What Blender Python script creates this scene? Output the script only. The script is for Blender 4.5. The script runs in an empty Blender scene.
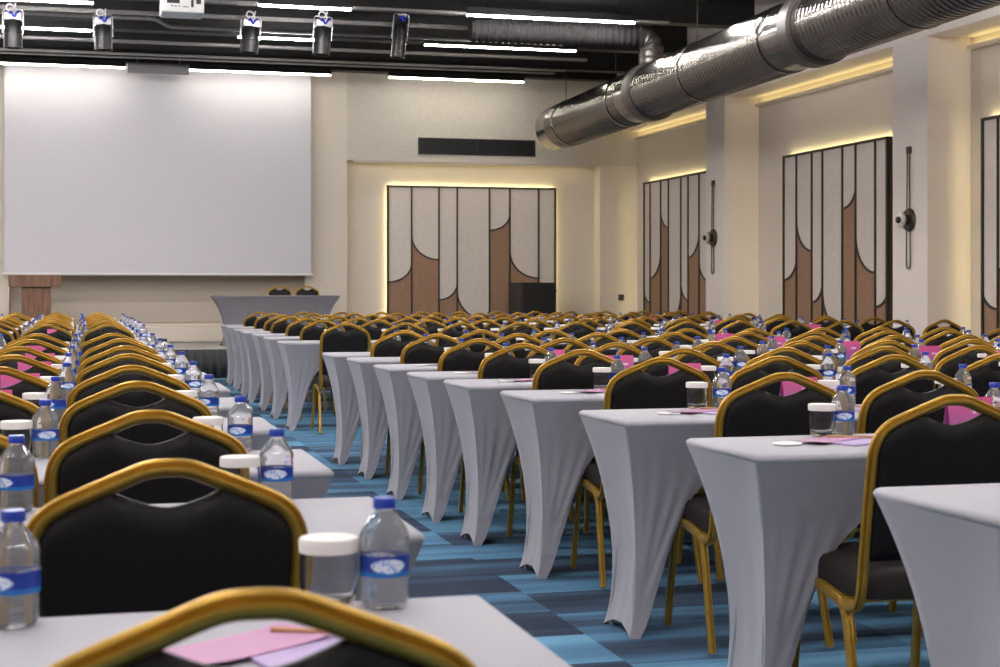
import bpy, bmesh, math, random
from mathutils import Vector, Matrix
random.seed(7)
PI = math.pi
sc = bpy.context.scene
COL = sc.collection

# ------------------------------------------------------------------ camera
FPX, HOR, YAW, CAMZ = 1570.0, 291.0, math.atan(424 / 1570.0), 1.18
CA, SA = math.cos(YAW), math.sin(YAW)
cd = bpy.data.cameras.new('camera')
cam = bpy.data.objects.new('camera', cd)
COL.objects.link(cam)
cam.location = (0, 0, CAMZ)
cam.rotation_euler = (PI / 2, 0, -YAW)
cd.sensor_width = 36
cd.lens = FPX / 1000 * 36
cd.shift_y = -(333.5 - HOR) / 1000
cd.clip_end = 200
cd.dof.use_dof = True
cd.dof.focus_distance = 7.5
cd.dof.aperture_fstop = 9.0
sc.camera = cam


def proj(x, y, z):
    d = x * SA + y * CA
    if d < 0.2:
        return (-9999, -9999, d)
    r = x * CA - y * SA
    return (500 + FPX * r / d, HOR - FPX * (z - CAMZ) / d, d)


def at_Y(px, Y):
    u = (px - 500) / FPX
    return Y * (SA + u * CA) / (CA - u * SA)


def at_X(px, X):
    u = (px - 500) / FPX
    return X * (CA - u * SA) / (SA + u * CA)


def z_at(px, py, X=None, Y=None):
    if Y is None:
        Y = at_X(px, X)
    else:
        X = at_Y(px, Y)
    return CAMZ + (HOR - py) * (X * SA + Y * CA) / FPX


# ------------------------------------------------------------------ materials
def mat(name, col, rough=0.6, metal=0.0, spec=0.5, bump=None, coat=0.0, sheen=0.0):
    m = bpy.data.materials.new(name)
    m.use_nodes = True
    nt = m.node_tree
    b = nt.nodes['Principled BSDF']
    b.inputs['Base Color'].default_value = (*col, 1)
    b.inputs['Roughness'].default_value = rough
    b.inputs['Metallic'].default_value = metal
    b.inputs['Specular IOR Level'].default_value = spec
    b.inputs['Coat Weight'].default_value = coat
    b.inputs['Sheen Weight'].default_value = sheen
    if bump:
        scale, strength, var = bump
        tc = nt.nodes.new('ShaderNodeTexCoord')
        n = nt.nodes.new('ShaderNodeTexNoise')
        n.inputs['Scale'].default_value = scale
        n.inputs['Detail'].default_value = 4
        nt.links.new(tc.outputs['Object'], n.inputs['Vector'])
        bp = nt.nodes.new('ShaderNodeBump')
        bp.inputs['Strength'].default_value = strength
        bp.inputs['Distance'].default_value = 0.01
        nt.links.new(n.outputs['Fac'], bp.inputs['Height'])
        nt.links.new(bp.outputs['Normal'], b.inputs['Normal'])
        if var:
            r = nt.nodes.new('ShaderNodeValToRGB')
            r.color_ramp.elements[0].position = 0.3
            r.color_ramp.elements[1].position = 0.7
            r.color_ramp.elements[0].color = (*[c * (1 - var) for c in col], 1)
            r.color_ramp.elements[1].color = (*[min(1, c * (1 + var)) for c in col], 1)
            nt.links.new(n.outputs['Fac'], r.inputs['Fac'])
            nt.links.new(r.outputs['Color'], b.inputs['Base Color'])
    return m


def emis(name, col, strength):
    m = bpy.data.materials.new(name)
    m.use_nodes = True
    nt = m.node_tree
    nt.nodes.clear()
    o = nt.nodes.new('ShaderNodeOutputMaterial')
    e = nt.nodes.new('ShaderNodeEmission')
    e.inputs['Color'].default_value = (*col, 1)
    e.inputs['Strength'].default_value = strength
    nt.links.new(e.outputs[0], o.inputs[0])
    return m


def glass(name, ior, rough=0.02, tint=(1, 1, 1)):
    m = mat(name, tint, rough)
    b = m.node_tree.nodes['Principled BSDF']
    b.inputs['Transmission Weight'].default_value = 1.0 if ior > 1.2 else 0.9
    b.inputs['IOR'].default_value = ior
    return m


M = {}
M['wall'] = mat('cream wall paint', (0.72, 0.645, 0.56), 0.75, spec=0.2, bump=(60, 0.08, 0.03))
M['darkwall'] = mat('dark brown bounce-cutting rear wall', (0.26, 0.22, 0.185), 0.75, spec=0.2, bump=(40, 0.1, 0.05))  # unseen wall; its colour is darkened to cut light bounced onto table fronts
M['header'] = mat('beige textured wall covering', (0.61, 0.56, 0.50), 0.75, spec=0.2, bump=(25, 0.25, 0.05))
M['pilaster'] = mat('pale pilaster paint', (0.80, 0.72, 0.655), 0.7, spec=0.2, bump=(60, 0.06, 0.02))
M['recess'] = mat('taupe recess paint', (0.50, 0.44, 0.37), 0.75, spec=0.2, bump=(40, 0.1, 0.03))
M['ceiling'] = mat('black ceiling paint', (0.035, 0.033, 0.034), 0.8, spec=0.2, bump=(8, 0.2, 0.2))
M['beam'] = mat('black painted steel', (0.03, 0.029, 0.029), 0.55, spec=0.3, bump=(12, 0.05, 0.15))
M['rail'] = mat('grey galvanised rail', (0.30, 0.29, 0.28), 0.5, 0.5, bump=(30, 0.05, 0.15))
M['cover'] = mat('grey stretch fabric', (0.375, 0.368, 0.41), 0.75, spec=0.25, bump=(400, 0.08, 0.03), sheen=0.15)
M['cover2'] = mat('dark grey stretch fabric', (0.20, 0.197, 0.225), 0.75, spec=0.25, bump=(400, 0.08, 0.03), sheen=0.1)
M['gold'] = mat('gold painted metal', (0.50, 0.295, 0.045), 0.33, 0.55, bump=(30, 0.03, 0.08))
M['vinyl'] = mat('dark brown upholstery', (0.011, 0.009, 0.009), 0.55, spec=0.25, bump=(220, 0.12, 0.15))
M['seatv'] = mat('brown seat upholstery', (0.026, 0.019, 0.017), 0.55, spec=0.3, bump=(220, 0.12, 0.15))
M['cap'] = mat('blue plastic cap', (0.010, 0.045, 0.36), 0.35)
M['lid'] = mat('white paper lid', (0.74, 0.71, 0.68), 0.7)
M['water'] = glass('clear bottle plastic', 1.1, 0.03, (.97, .98, 1))
M['water'].node_tree.nodes['Principled BSDF'].inputs['Coat Weight'].default_value = 1.0
M['water'].node_tree.nodes['Principled BSDF'].inputs['Coat Roughness'].default_value = 0.06
M['tumbler'] = glass('clear tumbler glass', 1.28, 0.01)
M['pink'] = mat('pink paper', (0.47, 0.235, 0.39), 0.6)
M['lilac'] = mat('lilac paper', (0.42, 0.32, 0.54), 0.6)
M['white'] = mat('white paper', (0.80, 0.78, 0.78), 0.6)
M['pencil'] = mat('tan pencil lacquer', (0.50, 0.26, 0.12), 0.4)
M['black'] = mat('black plastic', (0.007, 0.007, 0.008), 0.4, bump=(50, 0.03, 0.1))
M['skirt'] = mat('black skirt cloth', (0.035, 0.035, 0.038), 0.7, sheen=0.1)
M['stage'] = mat('pale grey stage top', (0.42, 0.40, 0.36), 0.6, bump=(20, 0.05, 0.05))
M['screen'] = mat('matt white projection fabric', (0.62, 0.60, 0.645), 0.9, spec=0.1)
M['housing'] = mat('grey screen housing', (0.25, 0.24, 0.26), 0.5)
M['panel_cream'] = mat('cream wall panel', (0.74, 0.66, 0.60), 0.65, spec=0.25, bump=(14, 0.05, 0.04))
M['panel_brown'] = mat('tan brown wall panel', (0.36, 0.215, 0.14), 0.6, spec=0.25, bump=(14, 0.05, 0.06))
M['trimdark'] = mat('dark bronze trim', (0.042, 0.035, 0.027), 0.4, 0.3)
M['bronze'] = mat('brown bronze', (0.085, 0.065, 0.05), 0.35, 0.5)
M['chrome'] = mat('polished chrome', (0.85, 0.83, 0.80), 0.35, 1.0)
M['projw'] = mat('white projector shell', (0.68, 0.67, 0.66), 0.5)
M['grille'] = mat('charcoal grille', (0.020, 0.021, 0.025), 0.5)
M['blue'] = mat('blue cable', (0.02, 0.03, 0.45), 0.4)
M['silver'] = mat('silver clamp metal', (0.55, 0.55, 0.58), 0.35, 0.6)
M['led'] = emis('white led diffuser', (1.0, 0.955, 0.94), 168)
M['ledy'] = emis('warm white led diffuser', (1.0, 0.945, 0.82), 42)
M['cove'] = emis('yellow cove led', (1.0, 0.82, 0.36), 4.5)
M['halo'] = emis('panel backlight led', (1.0, 0.85, 0.42), 20)


def wood_mat():
    m = mat('walnut veneer', (0.2, 0.1, 0.05), 0.4)
    nt = m.node_tree
    tc = nt.nodes.new('ShaderNodeTexCoord')
    mp = nt.nodes.new('ShaderNodeMapping')
    mp.inputs['Scale'].default_value = (14, 14, 1.0)
    n = nt.nodes.new('ShaderNodeTexNoise')
    n.inputs['Scale'].default_value = 2.5
    n.inputs['Detail'].default_value = 6
    r = nt.nodes.new('ShaderNodeValToRGB')
    r.color_ramp.elements[0].color = (0.075, 0.032, 0.016, 1)
    r.color_ramp.elements[1].color = (0.24, 0.115, 0.06, 1)
    r.color_ramp.elements[0].position = 0.3
    r.color_ramp.elements[1].position = 0.7
    nt.links.new(tc.outputs['Object'], mp.inputs['Vector'])
    nt.links.new(mp.outputs[0], n.inputs['Vector'])
    nt.links.new(n.outputs['Fac'], r.inputs['Fac'])
    nt.links.new(r.outputs[0], nt.nodes['Principled BSDF'].inputs['Base Color'])
    return m


M['wood'] = wood_mat()


def math_node(nt, op, a, b=None):
    n = nt.nodes.new('ShaderNodeMath')
    n.operation = op
    for i, v in enumerate((a, b)):
        if v is None:
            continue
        if isinstance(v, (int, float)):
            n.inputs[i].default_value = v
        else:
            nt.links.new(v, n.inputs[i])
    return n.outputs[0]


def carpet_mat():
    m = mat('blue striped carpet tile', (0.1, 0.2, 0.35), 0.95, spec=0.1)
    nt = m.node_tree
    b = nt.nodes['Principled BSDF']
    geo = nt.nodes.new('ShaderNodeNewGeometry')
    sp = nt.nodes.new('ShaderNodeSeparateXYZ')
    nt.links.new(geo.outputs['Position'], sp.inputs[0])
    X, Y = sp.outputs[0], sp.outputs[1]
    cx = math_node(nt, 'FLOOR', math_node(nt, 'DIVIDE', math_node(nt, 'ADD', X, -0.69), 1.0))
    wn0 = nt.nodes.new('ShaderNodeTexWhiteNoise')
    wn0.noise_dimensions = '1D'
    nt.links.new(cx, wn0.inputs['W'])
    yy = math_node(nt, 'ADD', math_node(nt, 'DIVIDE', Y, 0.40), math_node(nt, 'MULTIPLY', wn0.outputs['Value'], 2.0))
    cy = math_node(nt, 'FLOOR', yy)
    cmb = nt.nodes.new('ShaderNodeCombineXYZ')
    nt.links.new(cx, cmb.inputs[0])
    nt.links.new(cy, cmb.inputs[1])
    wn = nt.nodes.new('ShaderNodeTexWhiteNoise')
    wn.noise_dimensions = '2D'
    nt.links.new(cmb.outputs[0], wn.inputs['Vector'])
    # streaks across the walking direction
    mp = nt.nodes.new('ShaderNodeMapping')
    mp.inputs['Scale'].default_value = (.5, 5, 1)
    nt.links.new(geo.outputs['Position'], mp.inputs['Vector'])
    ns = nt.nodes.new('ShaderNodeTexNoise')
    ns.inputs['Scale'].default_value = 1.0
    ns.inputs['Detail'].default_value = 5
    nt.links.new(mp.outputs[0], ns.inputs['Vector'])
    # alternating bands, half tile, nudged by random + streak
    par = math_node(nt, 'PINGPONG', cy, 1.0)
    v = math_node(nt, 'ADD', math_node(nt, 'MULTIPLY', par, 0.15), math_node(nt, 'MULTIPLY', wn.outputs['Value'], 0.58))
    v = math_node(nt, 'ADD', v, math_node(nt, 'MULTIPLY', math_node(nt, 'SUBTRACT', ns.outputs['Fac'], 0.5), 1.25))
    fine = nt.nodes.new('ShaderNodeTexNoise')
    fine.inputs['Scale'].default_value = 170
    fine.inputs['Detail'].default_value = 2
    nt.links.new(geo.outputs['Position'], fine.inputs['Vector'])
    v = math_node(nt, 'ADD', v, math_node(nt, 'MULTIPLY', math_node(nt, 'SUBTRACT', fine.outputs['Fac'], 0.5), 0.35))
    r = nt.nodes.new('ShaderNodeValToRGB')
    e = r.color_ramp.elements
    e[0].position, e[0].color = 0.08, (0.035, 0.048, 0.080, 1)
    e[1].position, e[1].color = 0.78, (0.15, 0.33, 0.50, 1)
    e2 = e.new(0.28)
    e2.color = (0.055, 0.095, 0.155, 1)
    e3 = e.new(0.48)
    e3.color = (0.09, 0.21, 0.345, 1)
    nt.links.new(v, r.inputs['Fac'])
    nt.links.new(r.outputs[0], b.inputs['Base Color'])
    bp = nt.nodes.new('ShaderNodeBump')
    bp.inputs['Strength'].default_value = 0.4
    bp.inputs['Distance'].default_value = 0.004
    nt.links.new(fine.outputs['Fac'], bp.inputs['Height'])
    nt.links.new(bp.outputs['Normal'], b.inputs['Normal'])
    return m


M['carpet'] = carpet_mat()


def label_mat():
    """blue bottle band with a pale oval emblem and a wavy pale line, front and back"""
    m = mat('blue printed bottle label', (0.01, 0.05, 0.45), 0.35)
    nt = m.node_tree
    b = nt.nodes['Principled BSDF']
    tc = nt.nodes.new('ShaderNodeTexCoord')
    sp = nt.nodes.new('ShaderNodeSeparateXYZ')
    nt.links.new(tc.outputs['Object'], sp.inputs[0])
    x = math_node(nt, 'DIVIDE', sp.outputs[0], 0.023)
    z = math_node(nt, 'DIVIDE', math_node(nt, 'SUBTRACT', sp.outputs[2], 0.060), 0.0095)
    rr = math_node(nt, 'ADD', math_node(nt, 'MULTIPLY', x, x), math_node(nt, 'MULTIPLY', z, z))
    inside = math_node(nt, 'LESS_THAN', rr, 1.0)
    # letters: uneven white strokes inside the oval
    wn = nt.nodes.new('ShaderNodeTexNoise')
    wn.inputs['Scale'].default_value = 260
    nt.links.new(tc.outputs['Object'], wn.inputs['Vector'])
    r1 = nt.nodes.new('ShaderNodeValToRGB')
    r1.color_ramp.elements[0].position, r1.color_ramp.elements[0].color = 0.40, (0.16, 0.34, 0.75, 1)
    r1.color_ramp.elements[1].position, r1.color_ramp.elements[1].color = 0.52, (0.75, 0.80, 0.9, 1)
    nt.links.new(wn.outputs['Fac'], r1.inputs['Fac'])
    low = math_node(nt, 'LESS_THAN', sp.outputs[2], 0.052)
    mx0 = nt.nodes.new('ShaderNodeMix')
    mx0.data_type = 'RGBA'
    mx0.inputs['A'].default_value = (0.005, 0.035, 0.30, 1)
    mx0.inputs['B'].default_value = (0.010, 0.15, 0.48, 1)
    nt.links.new(low, mx0.inputs['Factor'])
    mx = nt.nodes.new('ShaderNodeMix')
    mx.data_type = 'RGBA'
    nt.links.new(mx0.outputs['Result'], mx.inputs['A'])
    nt.links.new(r1.outputs[0], mx.inputs['B'])
    nt.links.new(inside, mx.inputs['Factor'])
    nt.links.new(mx.outputs['Result'], b.inputs['Base Color'])
    return m


M['label'] = label_mat()


def card_mat():
    """magenta card printed with a fade to violet towards its foot and one short pale line"""
    m = mat('magenta printed card', (0.7, 0.08, 0.3), 0.5)
    nt = m.node_tree
    b = nt.nodes['Principled BSDF']
    tc = nt.nodes.new('ShaderNodeTexCoord')
    sp = nt.nodes.new('ShaderNodeSeparateXYZ')
    nt.links.new(tc.outputs['Object'], sp.inputs[0])
    r = nt.nodes.new('ShaderNodeValToRGB')
    e = r.color_ramp.elements
    e[0].position, e[0].color = 0.1, (0.24, 0.075, 0.28, 1)
    e[1].position, e[1].color = 0.95, (0.56, 0.065, 0.22, 1)
    nt.links.new(math_node(nt, 'DIVIDE', sp.outputs[2], 0.115), r.inputs['Fac'])
    wn = nt.nodes.new('ShaderNodeTexNoise')
    wn.inputs['Scale'].default_value = 300
    nt.links.new(tc.outputs['Object'], wn.inputs['Vector'])
    st = math_node(nt, 'GREATER_THAN', wn.outputs['Fac'], 0.47)
    bx = math_node(nt, 'LESS_THAN', math_node(nt, 'ABSOLUTE', math_node(nt, 'SUBTRACT', sp.outputs[0], 0.022)), 0.018)
    bz = math_node(nt, 'LESS_THAN', math_node(nt, 'ABSOLUTE', math_node(nt, 'SUBTRACT', sp.outputs[2], 0.072)), 0.0045)
    f = math_node(nt, 'MULTIPLY', math_node(nt, 'MULTIPLY', bx, bz), st)
    mx = nt.nodes.new('ShaderNodeMix')
    mx.data_type = 'RGBA'
    nt.links.new(f, mx.inputs['Factor'])
    nt.links.new(r.outputs[0], mx.inputs['A'])
    mx.inputs['B'].default_value = (0.8, 0.7, 0.78, 1)
    nt.links.new(mx.outputs['Result'], b.inputs['Base Color'])
    return m


M['card'] = card_mat()

# duct metal
M['duct'] = mat('galvanised spiral duct', (0.20, 0.185, 0.17), 0.2, 0.95, bump=(9, 0.06, 0.12))
M['flex'] = mat('dark flexible duct', (0.018, 0.017, 0.017), 0.85, 0.0, spec=0.1, bump=(20, 0.05, 0.1))
M['ductband'] = mat('dull duct collar', (0.11, 0.10, 0.095), 0.42, 0.8, bump=(20, 0.05, 0.1))


# ------------------------------------------------------------------ mesh helpers
def new_bm():
    return bmesh.new()


def mesh_of(name, bm, mats, smooth=None):
    bmesh.ops.recalc_face_normals(bm, faces=bm.faces)
    me = bpy.data.meshes.new(name)
    if smooth is not None:
        for f in bm.faces:
            f.smooth = True
        lim = math.radians(smooth)
        for e in bm.edges:
            if len(e.link_faces) == 2:
                e.smooth = e.calc_face_angle(0) < lim
    bm.to_mesh(me)
    bm.free()
    for m in (mats if isinstance(mats, (list, tuple)) else [mats]):
        me.materials.append(m)
    return me


def link(name, me, parent=None, loc=None):
    o = bpy.data.objects.new(name, me)
    COL.objects.link(o)
    if parent:
        o.parent = parent
    if loc:
        o.location = loc
    return o


def tag(o, label, cat, group=None):
    o['label'] = label
    o['category'] = cat
    if group:
        o['group'] = group
    return o


def thing(name, label, cat, loc=(0, 0, 0), rz=0, group=None):
    o = bpy.data.objects.new(name, None)
    COL.objects.link(o)
    o.empty_display_size = 0.1
    o.location = loc
    o.rotation_euler = (0, 0, rz)
    return tag(o, label, cat, group)


def struct(name, me):
    o = link(name, me)
    o['kind'] = 'structure'
    return o


def box(bm, x0, x1, y0, y1, z0, z1, bev=0.0, mi=0, seg=2):
    r = bmesh.ops.create_cube(bm, size=1)
    vs = r['verts']
    for v in vs:
        v.co = Vector(((x0 + x1) / 2 + v.co.x * (x1 - x0), (y0 + y1) / 2 + v.co.y * (y1 - y0), (z0 + z1) / 2 + v.co.z * (z1 - z0)))
    fs = set(f for v in vs for f in v.link_faces)
    for f in fs:
        f.material_index = mi
    if bev:
        es = set(e for v in vs for e in v.link_edges)
        g = bmesh.ops.bevel(bm, geom=list(es), offset=bev, segments=seg, profile=0.5, affect='EDGES')
        for f in g['faces']:
            f.material_index = mi
    return bm


def sweep(bm, path, prof, up=(0, 1, 0), closed=False, caps=True, mi=0):
    """prof: list of (a, b); a along 'side', b along 'binormal' (starts near up)"""
    P = [Vector(p) for p in path]
    n = len(P)
    rings = []
    B = Vector(up).normalized()
    for i, p in enumerate(P):
        if closed:
            t = (P[(i + 1) % n] - P[i - 1])
        else:
            t = P[min(i + 1, n - 1)] - P[max(i - 1, 0)]
        t.normalize()
        B = (B - t * B.dot(t)).normalized()
        S = t.cross(B)
        rings.append([bm.verts.new(p + S * a + B * b) for a, b in prof])
    k = len(prof)
    for i in range(n if closed else n - 1):
        r0, r1 = rings[i], rings[(i + 1) % n]
        for j in range(k):
            f = bm.faces.new((r0[j], r0[(j + 1) % k], r1[(j + 1) % k], r1[j]))
            f.material_index = mi
    if caps and not closed:
        for r in (rings[0], rings[-1]):
            bm.faces.new(r).material_index = mi


def circ(r, n=12):
    return [(r * math.cos(2 * PI * i / n), r * math.sin(2 * PI * i / n)) for i in range(n)]


def lathe(bm, prof, n=24, mi=0, org=(0, 0, 0), close=False):
    """prof (r, z) rings; r==0 collapses"""
    rings = []
    ox, oy, oz = org
    for r, z in prof:
        if r < 1e-6:
            rings.append([bm.verts.new((ox, oy, oz + z))])
        else:
            rings.append([bm.verts.new((ox + r * math.cos(2 * PI * i / n), oy + r * math.sin(2 * PI * i / n), oz + z)) for i in range(n)])
    for a, b in zip(rings, rings[1:]):
        for i in range(n):
            j = (i + 1) % n
            if len(a) == 1 and len(b) == 1:
                continue
            if len(a) == 1:
                f = bm.faces.new((a[0], b[i], b[j]))
            elif len(b) == 1:
                f = bm.faces.new((a[i], a[j], b[0]))
            else:
                f = bm.faces.new((a[i], a[j], b[j], b[i]))
            f.material_index = mi


def rounded(pts, r, n=5):
    """round the inner corners of a polyline"""
    P = [Vector(p) for p in pts]
    out = [P[0]]
    for i in range(1, len(P) - 1):
        a, b, c = P[i - 1], P[i], P[i + 1]
        rr = min(r, (a - b).length * 0.49, (c - b).length * 0.49)
        p0 = b + (a - b).normalized() * rr
        p1 = b + (c - b).normalized() * rr
        for k in range(n + 1):
            t = k / n
            out.append(p0 * (1 - t) ** 2 + b * 2 * t * (1 - t) + p1 * t * t)
    out.append(P[-1])
    return out


def copy_tree(root, far_skip=()):
    c = root.copy()
    COL.objects.link(c)
    for ch in root.children:
        if ch.name.split('.')[0] in far_skip:
            continue
        d = ch.copy()
        COL.objects.link(d)
        d.parent = c
    return c


ORD = ['first', 'second', 'third', 'fourth', 'fifth', 'sixth', 'seventh', 'eighth', 'ninth', 'tenth', 'eleventh', 'twelfth', 'thirteenth']

# ------------------------------------------------------------------ room shell
XL, XP, XN = -7.0, 8.4, 8.9          # left wall, pilaster face, niche back on the right
YB, YF, YR = -4.5, 24.3, 24.6        # wall behind the camera, front wall plane, its recesses
ZC = 5.2
NTOP = 3.785                          # underside of the soffit over the right hand niches

bm = new_bm(); box(bm, XL - .2, XN + .3, YB - .2, YR + .4, -0.15, 0)
struct('floor', mesh_of('floor', bm, M['carpet']))
bm = new_bm(); box(bm, XL - .2, XN + .3, YB - .2, YR + .4, ZC, ZC + .15)
struct('ceiling', mesh_of('ceiling', bm, M['ceiling']))
bm = new_bm(); box(bm, XL - .2, XL, YB - .2, YR + .4, 0, ZC)
struct('wall_left', mesh_of('wall_left', bm, M['wall']))
bm = new_bm(); box(bm, XL, XN + .3, YB - .2, YB, 0, ZC)
struct('wall_back', mesh_of('wall_back', bm, M['darkwall']))

# front wall: a thick front plane with two recesses (behind the screen, around the panel)
RX0, RX1 = at_Y(9, YF), at_Y(305, YF)
NX0, NX1 = at_Y(347, YF), at_Y(600, YF)
NZ = z_at(470, 163, Y=YF)
RZ = 4.75
bm = new_bm()
box(bm, XL, XN + .3, YR, YR + .3, 0, ZC)
box(bm, XL, RX0, YF, YR, 0, ZC)
box(bm, RX0, RX1, YF, YR, RZ, ZC)
box(bm, RX1, NX0, YF, YR, 0, ZC)
box(bm, NX1, XN, YF, YR, 0, NZ)
struct('wall_front', mesh_of('wall_front', bm, M['wall']))
bm = new_bm(); box(bm, NX0, XN, YF, YR, NZ, ZC)
struct('wall_header', mesh_of('wall_header', bm, M['header']))

# right wall: niches between pilasters under a soffit
PIL = [(19.55, 20.2), (14.35, 15.06), (9.15, 9.86), (3.95, 4.66), (-1.25, -0.54)]
bm = new_bm(); box(bm, XN, XN + .3, YB, YR, 0, ZC)
struct('wall_right', mesh_of('wall_right', bm, M['wall']))
bm = new_bm(); box(bm, XP, XN, YB, YF - .0, NTOP, ZC)
struct('wall_soffit', mesh_of('wall_soffit', bm, M['pilaster']))
for i, (a, b) in enumerate(PIL):
    bm = new_bm(); box(bm, XP, XN, a, b, 0, NTOP, 0.004, seg=1)
    struct('wall_pilaster_%d' % (i + 1), mesh_of('wall_pilaster', bm, M['pilaster']))

# cove lights: led strips tucked at the back upper edge of each niche
ends = [YF] + [v for a, b in PIL for v in (b, a)] + [YB]
k = 0
for i in range(0, len(ends) - 1, 2):
    y1, y0 = ends[i], ends[i + 1]
    k += 1
    t = thing('cove_light', ['yellow cove light strip over the niche nearest the screen wall', 'yellow cove light strip over the niche between the two wall lamps',
              'yellow cove light strip over the niche at the right edge', 'yellow cove light strip over the fourth niche from the screen wall',
              'yellow cove light strip over the fifth niche from the screen wall', 'yellow cove light strip over the niche behind the camera'][k - 1], 'light strip', (XP, (y0 + y1) / 2, NTOP), 0, 'cove lights of the right wall')
    h = (y1 - y0) / 2 - .05
    d_ = XN - XP
    bm = new_bm(); box(bm, d_ - .075, d_, -h, h, -0.125, -.113)
    box(bm, d_ - .075, d_ - .065, -h, h, -0.113, -.092)
    link('channel', mesh_of('channel', bm, M['wall']), t)
    bm = new_bm(); box(bm, d_ - .062, d_ - .02, -h + .02, h - .02, -0.1128, -0.106)
    link('diffuser', mesh_of('diffuser', bm, M['cove']), t)
t = thing('cove_light', 'warm cove light strip along the top of the screen wall niche', 'light strip', ((NX0 + NX1) / 2, YF, NZ))
h = (NX1 - NX0) / 2 - .1
bm = new_bm(); box(bm, -h, h, 0.03, 0.07, -0.026, 0.0)
link('channel', mesh_of('channel', bm, M['wall']), t)
bm = new_bm(); box(bm, -h + .02, h - .02, 0.0702, 0.078, -0.022, -0.004)
link('diffuser', mesh_of('diffuser', bm, M['cove']), t)

for i in (0, 1):
    a, b = PIL[i]
    t = thing('cove_light', 'vertical yellow light strip on the hidden flank of the ' + ('farther' if i == 0 else 'nearer') + ' lamp pilaster', 'light strip', (XP + .12, b, 0), 0, 'vertical lights of the pilasters')
    bm = new_bm(); box(bm, -.02, .02, 0, .014, .05, NTOP - .12)
    link('channel', mesh_of('channel', bm, M['pilaster']), t)
    bm = new_bm(); box(bm, -.014, .014, .0142, .018, .08, NTOP - .16)
    link('diffuser', mesh_of('diffuser', bm, M['cove']), t)
# baseboards
bm = new_bm(); box(bm, XN - .015, XN, YB, YR, 0, .09, .003)
struct('baseboard_right', mesh_of('baseboard_right', bm, M['trimdark']))

# ------------------------------------------------------------------ ceiling beams, rails
BEAMS = [23.9, 22.9, 20.9, 18.6, 16.3, 13.9, 11.4, 8.9, 6.4, 3.9, 1.4, -1.1, -3.6]
for i, y in enumerate(BEAMS):
    bm = new_bm()
    box(bm, XL, XP, y - .015, y + .015, 4.58, ZC)
    box(bm, XL, XP, y - .11, y + .11, 4.55, 4.575)
    box(bm, XL, XP, y - .11, y + .11, 5.15, ZC - .002)
    struct('ceiling_beam_%d' % (i + 1), mesh_of('ceiling_beam', bm, M['beam']))
for i, x in enumerate((7.6, 3.4, -.8, -5)):
    bm = new_bm(); box(bm, x - .1, x + .1, YB, YF, 4.85, ZC)
    struct('ceiling_joist_%d' % (i + 1), mesh_of('ceiling_joist', bm, M['beam']))

rails = [(22.75, 4.475, .020, 'slim grey ceiling rail closest to the projection screen'),
         (22.2, 4.44, .022, 'slim grey ceiling rail second from the projection screen'),
         (21.2, 4.46, .040, 'wide grey ceiling rail right behind the black spotlights'),
         (19.0, 4.46, .045, 'wide grey ceiling rail the black spotlights hang from'),
         (18.0, 4.46, .03, 'slim grey ceiling rail above the white projector')]
for y, z, h, lab in rails:
    t = thing('ceiling_rail', lab, 'rail', (1.0, y, z))
    bm = new_bm(); box(bm, -6.8, 6.0, -.03, .03, -h / 2, h / 2, .004, seg=1)
    link('bar', mesh_of('bar', bm, M['rail']), t)
    for x in (-5, -2.6, -.4, 1.9, 4.2):
        bm = new_bm(); sweep(bm, [(x, 0, h / 2), (x, 0, ZC - z)], circ(.005, 8), (1, 0, 0))
        link('hanger', mesh_of('hanger', bm, M['beam']), t)
# stepped conduit between
t = thing('conduit', 'grey conduit with a stepped bend behind the black spotlights', 'conduit', (0, 20.0, 4.45))
bx = at_Y(165, 20.0)
bm = new_bm()
pth = rounded([(-6.5, 0, .12), (bx - .12, 0, .12), (bx + .05, 0, .03), (6.3, 0, .03)], .06)
sweep(bm, pth, circ(.027, 10), (0, 1, 0))
link('tube', mesh_of('tube', bm, M['rail'], 40), t)
for x in (-4, -.9, 2, 4.4):
    bm = new_bm(); sweep(bm, [(x, 0, .1), (x, 0, .75)], circ(.005, 8), (1, 0, 0))
    link('hanger', mesh_of('hanger', bm, M['beam']), t)


# ------------------------------------------------------------------ linear ceiling lights
def linear_light(x0, x1, y, z, lab, led, hang=True):
    L = (x1 - x0)
    t = thing('pendant_light', lab, 'light', ((x0 + x1) / 2, y, z), 0, 'linear ceiling lights')
    bm = new_bm(); box(bm, -L / 2, L / 2, -.035, .035, .012, .10, .004, seg=1)
    link('housing', mesh_of('housing', bm, M['black']), t)
    bm = new_bm(); box(bm, -L / 2 + .01, L / 2 - .01, -.018, .018, -.007, .0118)
    link('diffuser', mesh_of('diffuser', bm, led), t)
    for s in (-1, 1):
        bm = new_bm(); sweep(bm, [(s * L * .4, 0, .10), (s * L * .4, 0, ZC - z)], circ(.004, 6), (1, 0, 0))
        link('suspension_wire', mesh_of('suspension_wire', bm, M['beam']), t)


LZ = 4.40
cols = [(-5.9, -3.8, 'far left'), (-1.9, .19, 'above the seats left of the aisle'), (1.98, 3.05, 'over the aisle'), (4.40, 6.49, 'beside the silver duct')]
wallrow = [(-1.4, .70, 'left over the screen'), (1.60, 3.73, 'right over the screen'), (4.61, 6.77, 'over the black wall vent')]
for a, b, w in wallrow:
    linear_light(a, b, 23.62, LZ + .045, 'warm white linear light hanging ' + w, M['ledy'])
lrows = [20.1, 17.8, 15.4, 13.0, 10.6, 8.2, 5.8, 3.4, 1.0, -1.4]
for i, y in enumerate(lrows):
    for j, (a, b, w) in enumerate(cols):
        linear_light(a, b, y, LZ - (.065 if (i == 1 and j == 1) else 0) if i < 2 else 4.42, 'white linear ceiling light ' + w + ', ' + ORD[i + 1] + ' row from the screen', M['ledy'] if (i == 0 and j == 3) else M['led'])


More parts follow.
